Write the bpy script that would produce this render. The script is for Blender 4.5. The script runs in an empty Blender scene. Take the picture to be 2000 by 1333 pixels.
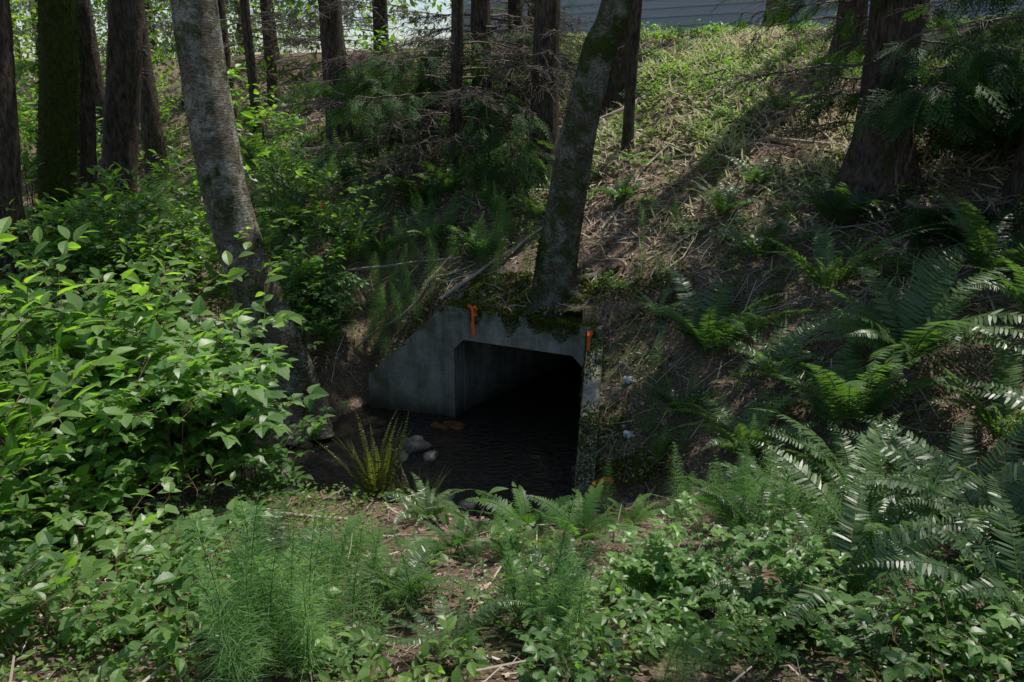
import bpy, math, random
import numpy as np
from mathutils import Vector
rng=np.random.default_rng(11); random.seed(5)
scene=bpy.context.scene
PI=math.pi
# ---------------------------------------------------------------- helpers
def vn(x,y,s=0.0):
    x=np.asarray(x,float); y=np.asarray(y,float)
    xi=np.floor(x); yi=np.floor(y); fx=x-xi; fy=y-yi
    fx=fx*fx*(3-2*fx); fy=fy*fy*(3-2*fy)
    def hs(i,j):
        v=np.sin(i*127.1+j*311.7+s*74.7)*43758.5453
        return v-np.floor(v)
    return (hs(xi,yi)*(1-fx)+hs(xi+1,yi)*fx)*(1-fy)+(hs(xi,yi+1)*(1-fx)+hs(xi+1,yi+1)*fx)*fy
def fbm(x,y,s=0,o=3):
    r=0;a=.5
    for i in range(o):
        r=r+a*(vn(x*2**i,y*2**i,s+i)-.5); a*=.5
    return r
def sst(a,b,v):
    t=np.clip((v-a)/(b-a),0,1); return t*t*(3-2*t)
def norm(v): return v/np.maximum(np.linalg.norm(v,axis=-1,keepdims=True),1e-9)
def frames(d,up):
    d=norm(np.asarray(d,float)); up=np.broadcast_to(np.asarray(up,float),d.shape)
    x=np.cross(d,up); n=np.linalg.norm(x,axis=-1,keepdims=True)
    x=np.where(n<1e-3,np.array([1.,0,0]),x/np.maximum(n,1e-9))
    z=np.cross(x,d)
    return np.stack([x,d,z],axis=-1)
class MB:
    def __init__(s): s.V=[];s.F=[];s.R=[];s.n=0
    def add(s,V,F,m=0,rnd=0.5):
        V=np.asarray(V,float).reshape(-1,3); F=np.asarray(F,int)
        s.V.append(V); s.F.append((F+s.n,m)); s.R.append(np.broadcast_to(np.asarray(rnd,float),(len(V),))); s.n+=len(V)
    def inst(s,T,P,R,S,m=0,rnd=None):
        TV,TFs=T; P=np.asarray(P,float).reshape(-1,3); k=len(P)
        if k==0: return
        S=np.asarray(S,float); 
        if S.ndim==0: S=np.full(k,float(S))
        loc=TV[None]*(S[:,None,None] if S.ndim==1 else S[:,None,:])
        V=np.einsum('kij,knj->kni',R,loc)+P[:,None,:]
        if rnd is None: rnd=rng.random(k)
        rr=np.repeat(rnd,len(TV)); base=s.n
        s.V.append(V.reshape(-1,3)); s.R.append(rr); s.n+=k*len(TV)
        off=(np.arange(k)*len(TV))[:,None,None]
        for F in TFs:
            s.F.append(((F[None]+off).reshape(-1,F.shape[1])+base,m))
    def sticks(s,P0,P1,r0,r1,m=0,bend=0.0,rnd=None):
        P0=np.asarray(P0,float).reshape(-1,3);P1=np.asarray(P1,float).reshape(-1,3);k=len(P0)
        if k==0:return
        r0=np.broadcast_to(np.asarray(r0,float),(k,));r1=np.broadcast_to(np.asarray(r1,float),(k,))
        d=P1-P0; L=np.linalg.norm(d,axis=1,keepdims=True)
        Fm=frames(d,np.array([0.13,0.21,.97])); a=Fm[:,:,0];b=Fm[:,:,2]
        Pm=(P0+P1)/2+(a*rng.normal(0,1,(k,1))+b*rng.normal(0,1,(k,1)))*L*bend
        rings=[]
        for P,r in ((P0,r0),(Pm,(r0+r1)/2),(P1,r1)):
            for q in range(3):
                an=2*PI*q/3
                rings.append(P+(a*math.cos(an)+b*math.sin(an))*r[:,None])
        V=np.stack(rings,1)
        f=[]
        for g in range(2):
            for q in range(3):
                f.append([g*3+q,g*3+(q+1)%3,g*3+3+(q+1)%3,g*3+3+q])
        f=np.array(f)
        F=(f[None]+(np.arange(k)*9)[:,None,None]).reshape(-1,4)
        if rnd is None: rnd=rng.random(k)
        s.V.append(V.reshape(-1,3)); s.R.append(np.repeat(rnd,9)); s.F.append((F+s.n,m)); s.n+=k*9
    def mesh(s,name,mats,smooth=False):
        me=bpy.data.meshes.new(name)
        V=np.concatenate(s.V); R=np.concatenate(s.R)
        nl=sum(F.size for F,_ in s.F); nf=sum(len(F) for F,_ in s.F)
        vi=np.concatenate([F.ravel() for F,_ in s.F]).astype(np.int32)
        lt=np.concatenate([np.full(len(F),F.shape[1]) for F,_ in s.F])
        mi=np.concatenate([np.full(len(F),m) for F,m in s.F]).astype(np.int32)
        ls=np.concatenate([[0],np.cumsum(lt)[:-1]]).astype(np.int32)
        me.vertices.add(len(V)); me.vertices.foreach_set("co",V.ravel().astype(np.float32))
        me.loops.add(nl); me.polygons.add(nf)
        me.loops.foreach_set("vertex_index",vi); me.polygons.foreach_set("loop_start",ls)
        for m in mats: me.materials.append(m)
        me.polygons.foreach_set("material_index",mi)
        if smooth: me.polygons.foreach_set("use_smooth",np.ones(nf,bool))
        else: me.polygons.foreach_set("use_smooth",np.zeros(nf,bool))
        at=me.attributes.new("rnd","FLOAT","POINT"); at.data.foreach_set("value",R.astype(np.float32))
        me.update(calc_edges=True); me.validate()
        return me
def obj(name,me,loc=(0,0,0),parent=None,rot=(0,0,0),sc=1):
    o=bpy.data.objects.new(name,me); scene.collection.objects.link(o)
    o.location=loc; o.rotation_euler=rot; o.scale=(sc,sc,sc)
    if parent: o.parent=parent
    return o
def catmull(pts,rad,n):
    P=np.asarray(pts,float); r=np.asarray(rad,float); m=len(P)
    t=np.linspace(0,m-1,n); i=np.clip(t.astype(int),0,m-2); f=(t-i)[:,None]
    p0=P[np.maximum(i-1,0)];p1=P[i];p2=P[i+1];p3=P[np.minimum(i+2,m-1)]
    Q=.5*((2*p1)+(-p0+p2)*f+(2*p0-5*p1+4*p2-p3)*f**2+(-p0+3*p1-3*p2+p3)*f**3)
    return Q,np.interp(t,np.arange(m),r)
def tube(mb,pts,rad,sides=8,n=None,m=0,amp=0.0,kf=6,flare=0,fl_h=.3,seed=0,lobes=5,ridge=0):
    if n is None: n=len(pts)*4
    Q,r=catmull(pts,rad,n)
    T=norm(np.gradient(Q,axis=0)); Fm=frames(T,np.array([0.02,1,.03]))
    a=Fm[:,:,0];b=Fm[:,:,2]; th=np.arange(sides)*2*PI/sides
    dist=np.concatenate([[0],np.cumsum(np.linalg.norm(np.diff(Q,axis=0),axis=1))])
    TH,D=np.meshgrid(th,dist)
    rr=r[:,None]*np.ones_like(TH)
    if amp: rr=rr*(1+amp*2*(fbm((np.cos(TH)+2)*kf*.5+np.sin(TH)*.3*kf,(np.sin(TH)+2)*kf*.5+D*2.2,seed)))
    if ridge: rr=rr*(1+ridge*(vn(TH*sides/2/PI*.5,D*1.3,seed+9)-.5))
    if flare: rr=rr*(1+flare*np.exp(-D/fl_h)*(1+.45*np.cos(lobes*TH+seed)+.25*np.cos((lobes-2)*TH+seed*2)))
    V=Q[:,None,:]+a[:,None,:]*(np.cos(TH)*rr)[...,None]+b[:,None,:]*(np.sin(TH)*rr)[...,None]
    i,j=np.meshgrid(np.arange(n-1),np.arange(sides),indexing='ij')
    F=np.stack([i*sides+j,i*sides+(j+1)%sides,(i+1)*sides+(j+1)%sides,(i+1)*sides+j],-1).reshape(-1,4)
    mb.add(V.reshape(-1,3),F,m,.5)
    return Q,r
# ---------------------------------------------------------------- materials
def newmat(name):
    m=bpy.data.materials.new(name); m.use_nodes=True; nt=m.node_tree
    nt.nodes.clear(); out=nt.nodes.new('ShaderNodeOutputMaterial'); return m,nt,out
def N(nt,t,**k):
    n=nt.nodes.new(t)
    for a,b in k.items(): setattr(n,a,b)
    return n
def noise(nt,scale,detail=5,rough=.6,coord=None,dist=0):
    n=N(nt,'ShaderNodeTexNoise'); n.inputs['Scale'].default_value=scale; n.inputs['Detail'].default_value=detail
    n.inputs['Roughness'].default_value=rough; n.inputs['Distortion'].default_value=dist
    if coord is not None: nt.links.new(coord,n.inputs['Vector'])
    return n.outputs['Fac']
def ramp(nt,fac,stops):
    r=N(nt,'ShaderNodeValToRGB'); e=r.color_ramp.elements
    while len(e)<len(stops): e.new(.5)
    for k,(p,c) in enumerate(stops):
        e[k].position=p; e[k].color=(*c,1) if len(c)==3 else c
    nt.links.new(fac,r.inputs['Fac']); return r.outputs['Color']
def mix(nt,fac,a,b,typ='MIX'):
    m=N(nt,'ShaderNodeMix',data_type='RGBA',blend_type=typ)
    for inp,v in ((m.inputs[0],fac),(m.inputs[6],a),(m.inputs[7],b)):
        if isinstance(v,(int,float)): inp.default_value=v
        elif isinstance(v,tuple): inp.default_value=(*v,1)
        else: nt.links.new(v,inp)
    return m.outputs[2]
def bsdf(nt,out,col,rough=.8,spec=.3,bump=None,bs=.5,bd=.02):
    p=N(nt,'ShaderNodeBsdfPrincipled')
    if isinstance(col,tuple): p.inputs['Base Color'].default_value=(*col,1)
    else: nt.links.new(col,p.inputs['Base Color'])
    p.inputs['Roughness'].default_value=rough; p.inputs['Specular IOR Level'].default_value=spec
    if bump is not None:
        b=N(nt,'ShaderNodeBump'); b.inputs['Strength'].default_value=bs; b.inputs['Distance'].default_value=bd
        nt.links.new(bump,b.inputs['Height']); nt.links.new(b.outputs['Normal'],p.inputs['Normal'])
    nt.links.new(p.outputs[0],out.inputs['Surface']); return p
def leafmat(name,c1,c2,c3,rough=.42,trans=.35,spec=.45,tc=None):
    m,nt,out=newmat(name)
    at=N(nt,'ShaderNodeAttribute',attribute_name='rnd')
    oi=N(nt,'ShaderNodeObjectInfo')
    col=ramp(nt,at.outputs['Fac'],[(0,c1),(.55,c2),(1,c3)])
    hs=N(nt,'ShaderNodeHueSaturation'); 
    mr=N(nt,'ShaderNodeMapRange'); mr.inputs[3].default_value=.7; mr.inputs[4].default_value=1.3
    nt.links.new(oi.outputs['Random'],mr.inputs[0]); nt.links.new(mr.outputs[0],hs.inputs['Value']); nt.links.new(col,hs.inputs['Color'])
    mh=N(nt,'ShaderNodeMapRange'); mh.inputs[3].default_value=.51; mh.inputs[4].default_value=.48
    nt.links.new(oi.outputs['Random'],mh.inputs[0]); nt.links.new(mh.outputs[0],hs.inputs['Hue'])
    p=N(nt,'ShaderNodeBsdfPrincipled'); nt.links.new(hs.outputs[0],p.inputs['Base Color'])
    p.inputs['Roughness'].default_value=rough; p.inputs['Specular IOR Level'].default_value=spec
    t=N(nt,'ShaderNodeBsdfTranslucent'); 
    tcol=mix(nt,1.0,hs.outputs[0],tc or (2.7,3.2,.8),'MULTIPLY'); nt.links.new(tcol,t.inputs['Color'])
    mx=N(nt,'ShaderNodeMixShader'); mx.inputs[0].default_value=trans
    nt.links.new(p.outputs[0],mx.inputs[1]); nt.links.new(t.outputs[0],mx.inputs[2]); nt.links.new(mx.outputs[0],out.inputs['Surface'])
    return m
M={}
M['leaf']=leafmat('shrub_leaf',(.055,.115,.03),(.09,.175,.045),(.15,.25,.065),trans=.45,rough=.4,spec=.48)
M['leaf2']=leafmat('salmonberry_leaf',(.065,.13,.05),(.10,.185,.065),(.14,.24,.08),trans=.42,rough=.4,spec=.48)
M['fern']=leafmat('sword_fern_green',(.05,.10,.035),(.075,.14,.05),(.11,.18,.065),rough=.4,trans=.32,spec=.58,tc=(2.4,2.8,.9))
M['fernb']=leafmat('fern_yellow_green',(.09,.11,.035),(.14,.15,.05),(.20,.17,.08),trans=.35)
M['lady']=leafmat('lady_fern_green',(.06,.15,.04),(.08,.18,.045),(.11,.22,.06),trans=.4)
M['horse']=leafmat('horsetail_green',(.09,.19,.065),(.13,.25,.09),(.18,.30,.12),rough=.6,trans=.38,spec=.2,tc=(2,2.3,.9))
M['cedar']=leafmat('cedar_foliage',(.025,.055,.02),(.04,.09,.028),(.07,.14,.035),rough=.6,trans=.3,spec=.25)
M['crown']=leafmat('crown_leaf',(.07,.125,.03),(.10,.18,.04),(.15,.25,.055),trans=.45)
M['far']=leafmat('far_leaf',(.07,.11,.04),(.11,.17,.055),(.17,.24,.08),trans=.5)
M['moss']=leafmat('moss',(.04,.055,.008),(.08,.105,.014),(.13,.15,.024),rough=.9,trans=.2,spec=.1,tc=(1.5,1.8,.6))
M['litter']=leafmat('dead_leaf',(.10,.065,.045),(.27,.195,.145),(.50,.40,.31),rough=.8,trans=.1,spec=.2,tc=(1.3,1,.6))
M['straw']=leafmat('sunlit_dry_grass',(.50,.43,.33),(.68,.62,.48),(.46,.62,.22),rough=.6,trans=.3,spec=.3,tc=(1.3,1.3,1.0))  # dry grass paled so the slope looks more brightly sunlit
def twigm(name,c1,c2):
    m,nt,out=newmat(name); at=N(nt,'ShaderNodeAttribute',attribute_name='rnd')
    bsdf(nt,out,ramp(nt,at.outputs['Fac'],[(0,c1),(1,c2)]),.85,.2); return m
M['twig']=twigm('dry_twig',(.12,.085,.065),(.60,.51,.43))
M['stem']=twigm('shrub_stem',(.07,.05,.03),(.18,.11,.07))
M['gstem']=twigm('green_stem',(.06,.09,.03),(.12,.11,.05))
M['dtwig']=twigm('dead_branch',(.05,.04,.032),(.20,.17,.14))
def barkm(name,d,l,scz,lich=None,moss=.0,mossc=(.055,.075,.012),s1=14):
    m,nt,out=newmat(name); tc=N(nt,'ShaderNodeTexCoord'); mp=N(nt,'ShaderNodeMapping')
    mp.inputs['Scale'].default_value=(1,1,scz); nt.links.new(tc.outputs['Object'],mp.inputs[0])
    n1=noise(nt,s1,8,.65,mp.outputs[0],.4); n2=noise(nt,30,6,.65,mp.outputs[0],.3)
    col=ramp(nt,n1,[(.32,d),(.68,l)])
    if lich:
        n3=noise(nt,3.6,12,.82,tc.outputs['Object'],.25); f=ramp(nt,n3,[(.48,(0,0,0)),(.56,(.9,.9,.9))]); col=mix(nt,f,col,lich)
    if moss:
        n4=noise(nt,2.6,9,.75,tc.outputs['Object'],.3); f=ramp(nt,n4,[(.60-moss*.3,(0,0,0)),(.72-moss*.3,(1,1,1))]); col=mix(nt,f,col,mossc)
    col=mix(nt,.7,col,ramp(nt,n2,[(.38,(.25,.25,.25)),(.6,(1,1,1))]),'MULTIPLY')
    mx=mix(nt,.4,n1,n2)
    bsdf(nt,out,col,.9,.2,mx,1.0,.05); return m
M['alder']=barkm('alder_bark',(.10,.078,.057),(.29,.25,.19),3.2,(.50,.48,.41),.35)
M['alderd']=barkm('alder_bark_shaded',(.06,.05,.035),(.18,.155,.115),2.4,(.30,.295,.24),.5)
M['bark']=barkm('cedar_bark',(.03,.022,.016),(.17,.13,.105),.28,None,.12,s1=24)
M['mossbark']=barkm('mossy_bark',(.035,.028,.018),(.10,.08,.055),.4,None,1.0)
def groundmat():
    m,nt,out=newmat('forest_floor'); tc=N(nt,'ShaderNodeTexCoord').outputs['Object']
    f=noise(nt,38,8,.75,tc,.8); g=noise(nt,9,6,.65,tc,.3); h=noise(nt,1.1,5,.6,tc)
    c=ramp(nt,f,[(.33,(.055,.036,.024)),(.5,(.20,.14,.105)),(.68,(.50,.405,.325))])
    c=mix(nt,.5,c,ramp(nt,g,[(.3,(.4,.38,.35)),(.7,(1.1,1.05,1))]),'MULTIPLY')
    mf=ramp(nt,h,[(.52,(0,0,0)),(.64,(.7,.7,.7))])
    c=mix(nt,mf,c,ramp(nt,f,[(.35,(.03,.04,.012)),(.65,(.10,.13,.04))]))
    bsdf(nt,out,c,.92,.15,mix(nt,.5,f,g),1.0,.05); return m
M['ground']=groundmat()
def concmat():
    m,nt,out=newmat('old_concrete'); tc=N(nt,'ShaderNodeTexCoord').outputs['Object']
    mp=N(nt,'ShaderNodeMapping'); mp.inputs['Scale'].default_value=(6,6,.7); nt.links.new(tc,mp.inputs[0])
    a=noise(nt,3,8,.7,tc); s=noise(nt,1.6,6,.65,mp.outputs[0]); f=noise(nt,60,6,.7,tc)
    c=ramp(nt,a,[(.3,(.22,.215,.18)),(.55,(.38,.37,.32)),(.75,(.52,.50,.44))])
    c=mix(nt,.7,c,ramp(nt,s,[(.3,(.3,.31,.27)),(.6,(1,1,1))]),'MULTIPLY')
    c=mix(nt,.5,c,ramp(nt,f,[(.35,(.4,.4,.4)),(.6,(1,1,1))]),'MULTIPLY')
    mo=noise(nt,2.2,8,.7,tc,.5)
    c=mix(nt,ramp(nt,mo,[(.50,(0,0,0)),(.64,(.7,.7,.7))]),c,(.08,.09,.035))
    sx=N(nt,'ShaderNodeSeparateXYZ'); nt.links.new(tc,sx.inputs[0])
    mt=N(nt,'ShaderNodeMapRange'); mt.inputs[1].default_value=1.08; mt.inputs[2].default_value=1.36; mt.inputs[3].default_value=0; mt.inputs[4].default_value=1.0
    nt.links.new(sx.outputs[2],mt.inputs[0]); mm=mix(nt,1.0,mt.outputs[0],ramp(nt,noise(nt,7,8,.75,tc,.4),[(.42,(0,0,0)),(.58,(1,1,1))]),'MULTIPLY')
    c=mix(nt,mm,c,(.055,.07,.015))
    mr=N(nt,'ShaderNodeMapRange'); mr.inputs[1].default_value=.02; mr.inputs[2].default_value=.3; mr.inputs[3].default_value=.8; mr.inputs[4].default_value=0
    nt.links.new(sx.outputs[2],mr.inputs[0]); c=mix(nt,mr.outputs[0],c,(.035,.036,.024))
    bsdf(nt,out,c,.85,.3,mix(nt,.5,a,f),.8,.03); return m
M['conc']=concmat()
m,nt,out=newmat('stream_water'); tc=N(nt,'ShaderNodeTexCoord').outputs['Object']
p=bsdf(nt,out,(.018,.014,.009),.06,.55,noise(nt,14,5,.65,tc,.8),.9,.05); M['water']=m
m,nt,out=newmat('wet_rock'); tc=N(nt,'ShaderNodeTexCoord').outputs['Object']; f=noise(nt,7,8,.7,tc)
bsdf(nt,out,ramp(nt,f,[(.3,(.06,.055,.045)),(.7,(.21,.19,.165))]),.35,.5,f,.8,.03); M['rock']=m
m,nt,out=newmat('dry_pale_rock'); tc=N(nt,'ShaderNodeTexCoord').outputs['Object']; f=noise(nt,9,8,.7,tc)
bsdf(nt,out,ramp(nt,f,[(.3,(.25,.24,.24)),(.7,(.5,.48,.48))]),.5,.4,f,.5,.02); M['prock']=m
m,nt,out=newmat('rust_stain'); tc=N(nt,'ShaderNodeTexCoord').outputs['Object']; f=noise(nt,24,8,.75,tc)
bsdf(nt,out,ramp(nt,f,[(.35,(.05,.022,.01)),(.7,(.30,.11,.03))]),.7,.4,f,1,.03); M['rust']=m
m,nt,out=newmat('orange_flagging_tape'); at=noise(nt,20,3,.5)
bsdf(nt,out,ramp(nt,at,[(.3,(.85,.11,.015)),(.7,(1,.2,.03))]),.4,.5); M['orange']=m
m,nt,out=newmat('white_litter'); bsdf(nt,out,ramp(nt,noise(nt,15,4,.5),[(.3,(.5,.52,.55)),(.7,(.8,.8,.82))]),.6,.4); M['white']=m
m,nt,out=newmat('asphalt'); f=noise(nt,40,6,.7); bsdf(nt,out,ramp(nt,f,[(.3,(.035,.035,.037)),(.7,(.07,.07,.07))]),.9,.2,f,.3,.01); M['asphalt']=m
m,nt,out=newmat('road_paint'); bsdf(nt,out,ramp(nt,noise(nt,20,5,.6),[(.3,(.6,.6,.56)),(.7,(.8,.8,.76))]),.7,.2); M['paint']=m
m,nt,out=newmat('grey_siding'); bsdf(nt,out,ramp(nt,noise(nt,1.5,5,.6),[(.3,(.38,.39,.41)),(.7,(.48,.49,.51))]),.7,.3); M['siding']=m
m,nt,out=newmat('window_glass'); bsdf(nt,out,ramp(nt,noise(nt,1,2,.5),[(.3,(.02,.025,.03)),(.7,(.04,.045,.05))]),.08,.6); M['glass']=m
# ---------------------------------------------------------------- terrain
CL=np.array([(.35,8.7),(-.15,7.6),(-1.5,7.0),(-4,7.2),(-8,8.2),(-16,11),(-31,16)],float)
LOBE=np.array([(-.15,7.6),(.25,6.4)],float); LOBE2=np.array([(-.3,7.9),(-1.3,8.3)],float)
HR=np.array([.88,8.12]); HL=np.array([-.60,8.84]); E=(HL-HR)/np.linalg.norm(HL-HR); W=float(np.linalg.norm(HL-HR))
NN=np.array([E[1],-E[0]]); NN=NN if NN[1]>0 else -NN
AX=np.array([.62,.785]); AX/=np.linalg.norm(AX)
BP=np.array([(-1.68,9.27),(-.67,8.96),(1.02,8.17),(.70,6.3),(1.4,6.10),(4,5.4),(9,9),(6,16),(-1.68,16)],float)
def inpoly(x,y,P):
    r=np.zeros(np.shape(x),bool); n=len(P)
    for i in range(n):
        x1,y1=P[i];x2,y2=P[(i+1)%n]
        c=((y1>y)!=(y2>y))&(x<(x2-x1)*(y-y1)/((y2-y1) if y2!=y1 else 1e-9)+x1); r^=c
    return r
def pdist(x,y,P):
    d=np.full(np.shape(x),1e9)
    for i in range(len(P)-1):
        a=P[i];b=P[i+1];v=b-a;t=np.clip(((x-a[0])*v[0]+(y-a[1])*v[1])/(v@v),0,1)
        d=np.minimum(d,np.hypot(x-a[0]-t*v[0],y-a[1]-t*v[1]))
    return d
CR=4.72
def H(x,y):
    x=np.asarray(x,float);y=np.asarray(y,float)
    t=.64*x+.77*y; e=1.3+.5*(t-6.5)
    fl=(1-sst(12.5,15,t))*sst(.8,4,np.hypot(x-.5,y-7.6))
    e=e+fl*(.5*fbm(x*.35,y*.35,3)+.22*fbm(x*1.3,y*1.3,5))
    k=.25; e=-k*np.log(np.exp(-np.clip(e,-20,20)/k)+np.exp(-CR/k))
    mn=1.1+( .4-1.1)*sst(-2.5,-.5,x)
    g=np.where(y<0,2.2,2.2-.235*y); g=np.maximum(g,mn)
    g=g+(.25*fbm(x*.5,y*.5,7)+.12*fbm(x*1.7,y*1.7,8))*np.exp(-np.hypot(x,y)/60)
    k=.12; mx=np.maximum(g,e); b=mx+k*np.log(np.exp((g-mx)/k)+np.exp((e-mx)/k))-k*.3
    beh=inpoly(x,y,BP)
    wx=.70+(y-6.32)*(.28/1.8); wt=.42+(y-6.32)*(.84/1.8)
    cap=wt-.04+.6*np.maximum(0,x-wx-.12); b=np.where(beh&(y>6.0)&(y<8.25)&(x>wx-.2),np.minimum(b,cap),b)
    cap=np.where(x>-1.65,1.36+(x+.60)*(.94/1.05),.42+.6*(-1.65-x))-.04+.75*np.maximum(0,y-(9.02-(x+.6)*.3)-.1)
    b=np.where((x<-.62)&(x>-3)&(y>8.8),np.minimum(b,cap),b)
    d=np.minimum(np.minimum(pdist(x,y,CL),pdist(x,y,LOBE)+.05),pdist(x,y,LOBE2)+.05)+.5*fbm(x*1.6,y*1.6,2)
    mask=1-sst(.75,1.75,d); mask=np.where(beh,0,mask)
    bed=-.16+.12*fbm(x*4,y*4,12)
    z=b*(1-mask)+bed*mask
    fine=np.exp(-np.maximum(np.hypot(x,y-8)-14,0)/3)
    return z+fine*(.05*fbm(x*5,y*5,20,3))
def axis(segs):
    r=[]
    for a,b,s in segs: r.append(np.arange(a,b,s))
    return np.concatenate(r)
gx=np.concatenate([-9-np.geomspace(.3,180,26)[::-1],axis([(-9,-2,.11),(-2,2,.05),(2,9,.11)]),9+np.geomspace(.01,180,28)])
gy=np.concatenate([-.5-np.geomspace(.3,60,14)[::-1],axis([(-.5,5.5,.1),(5.5,9.8,.05),(9.8,18,.12)]),18+np.geomspace(.01,260,34)])
X,Y=np.meshgrid(gx,gy,indexing='ij'); Z=H(X,Y)
nx,ny=X.shape; idx=np.arange(nx*ny).reshape(nx,ny)
F=np.stack([idx[:-1,:-1],idx[1:,:-1],idx[1:,1:],idx[:-1,1:]],-1).reshape(-1,4)
beh=inpoly(X,Y,BP).ravel(); fb=beh[F]; mixed=fb.any(1)&~fb.all(1)
cx=X.ravel()[F].mean(1); cy=Y.ravel()[F].mean(1)
u=(cx-HR[0])*E[0]+(cy-HR[1])*E[1]; w=(cx-HR[0])*NN[0]+(cy-HR[1])*NN[1]
kill=mixed&(u>-.04)&(u<W+.04)&(np.abs(w)<.45)
mb=MB(); mb.add(np.stack([X,Y,Z],-1).reshape(-1,3),F[~kill]); obj('ground',mb.mesh('ground',[M['ground']],True))
mb=MB(); mb.add([(-31,3,0),(12,3,0),(12,20,0),(-31,20,0)],[[0,1,2,3]]); obj('stream_water',mb.mesh('stream_water',[M['water']]))
def TT(x,y): return .64*x+.77*y
E2=np.array([-.77,.64]); E2/=np.linalg.norm(E2); N2=np.array([.64,.77]); N2/=np.linalg.norm(N2)
def strip(name,t0,t1,z,mat,s0=-60,s1=60,par=None):
    mb=MB(); c=[N2*t0+E2*s0,N2*t0+E2*s1,N2*t1+E2*s1,N2*t1+E2*s0]
    mb.add([(*q,z) for q in c],[[0,3,2,1]]); return obj(name,mb.mesh(name,[mat]),parent=par)
rd=bpy.data.objects.new('road',None); scene.collection.objects.link(rd)
strip('asphalt_surface',17.5,24.5,CR+.05,M['asphalt'],par=rd); strip('edge_line',17.9,18.0,CR+.056,M['paint'],par=rd); strip('centre_line',20.95,21.07,CR+.056,M['paint'],par=rd)
# ---------------------------------------------------------------- culvert
def prism(mb,poly2d,org,eu,en,th,m=0):
    n=len(poly2d); V=[]
    for k in (0,th):
        for (u_,z_) in poly2d: V.append((org[0]+eu[0]*u_+en[0]*k,org[1]+eu[1]*u_+en[1]*k,z_))
    b=mb.n; mb.add(V,[[i,(i+1)%n,n+(i+1)%n,n+i] for i in range(n)],m)
    mb.F.append((np.array([list(range(n))])+b,m)); mb.F.append((np.array([list(range(n,2*n))[::-1]])+b,m))
def bevelobj(o,w=.012):
    b=o.modifiers.new('b','BEVEL'); b.width=w; b.segments=2; b.limit_method='ANGLE'
culv=bpy.data.objects.new('concrete_culvert',None); scene.collection.objects.link(culv)
ring=[(-.14,-.4),(-.14,1.33),(W+.1,1.37),(W+.1,-.4),(W,-.4),(W,.87),(W-.14,1.01),(.15,1.01),(0,.87),(0,-.4)]
mb=MB(); prism(mb,ring,HR,E,NN,.26); o=obj('headwall',mb.mesh('headwall',[M['conc']]),parent=culv); bevelobj(o)
prof=[(0,-.4),(0,.87),(.15,1.01),(W-.14,1.01),(W,.87),(W,-.4)]
V=[];o0=HR+NN*.255
for k in (0,5,14):
    for (u_,z_) in prof: q=o0+E*u_+AX*k; V.append((*q,z_))
Fq=[]
for g in range(2):
    for i in range(6): Fq.append([g*6+i,g*6+(i+1)%6,g*6+6+(i+1)%6,g*6+6+i])
mb=MB(); mb.add(V,Fq); mb.F.append((np.array([[12,13,14,15,16,17]]),0)); obj('barrel',mb.mesh('barrel',[M['conc']]),parent=culv)  # end cap added to keep light out of the far end
def wall(name,a,b,za,zb,th,side,z0=-.4,par=culv,mat='conc'):
    a=np.array(a,float);b=np.array(b,float); L=np.linalg.norm(b-a); e=(b-a)/L; n=np.array([e[1],-e[0]])*side
    mb=MB(); prism(mb,[(0,z0),(0,za),(L,zb),(L,z0)],a,e,n,th); o=obj(name,mb.mesh(name,[M[mat]]),parent=par); bevelobj(o); return o
wall('wing_wall_left',HL+E*.115+NN*.02,(-1.65,9.17),1.36,.42,.17,1)
wall('wing_wall_right',HR-E*.02-NN*.012,(.62,6.32),1.26,.42,.17,-1)
wall('footing_1',(.64,6.29),(.92,6.22),.36,.34,.16,-1); wall('footing_2',(1.02,6.2),(1.42,6.12),.35,.33,.16,-1)
def blob(name,c,s,mat,seed=0,sub=3,amp=.35,par=None,rot=0):
    import bmesh
    bm=bmesh.new(); bmesh.ops.create_icosphere(bm,subdivisions=sub,radius=1)
    for v in bm.verts:
        x,y,z=v.co; k=1+amp*(float(fbm(x*1.3+seed,y*1.3+z*1.1+seed,seed,3)))*2
        v.co=Vector((x*s[0]*k,y*s[1]*k,z*s[2]*k))
    me=bpy.data.meshes.new(name); bm.to_mesh(me); bm.free(); me.materials.append(mat)
    for p_ in me.polygons:p_.use_smooth=True
    return obj(name,me,c,par,(0,0,rot))
blob('rust_seep_1',(.96,6.10,.02),(.07,.10,.24),M['rust'],3,par=culv)
for i in range(7): blob('rust_seep_%d'%(i+2),(-.62+rng.normal(0,.10),8.62+rng.normal(0,.05),-.01),(rng.uniform(.05,.11),.06,rng.uniform(.03,.07)),M['rust'],4+i,2,.8,par=culv)
rk=bpy.data.objects.new('stream_rocks',None); scene.collection.objects.link(rk)
blob('pale_boulder',(-1.42,6.3,.17),(.16,.13,.11),M['prock'],5,par=rk,amp=.15)
for i,(x,y,s) in enumerate([(-.98,8.0,.13),(-.8,7.75,.08),(-1.15,7.75,.1),(-.55,6.35,.12),(-.2,6.15,.09),(.1,6.2,.1),(-.85,6.6,.11),(-.35,6.7,.07),(.4,5.95,.08),(-1.1,6.9,.09)]):
    blob('rock_large',(x,y,.02),(s*1.3,s,s*.75),M['rock'],40+i,3,.5,rk,i*1.3)
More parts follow.
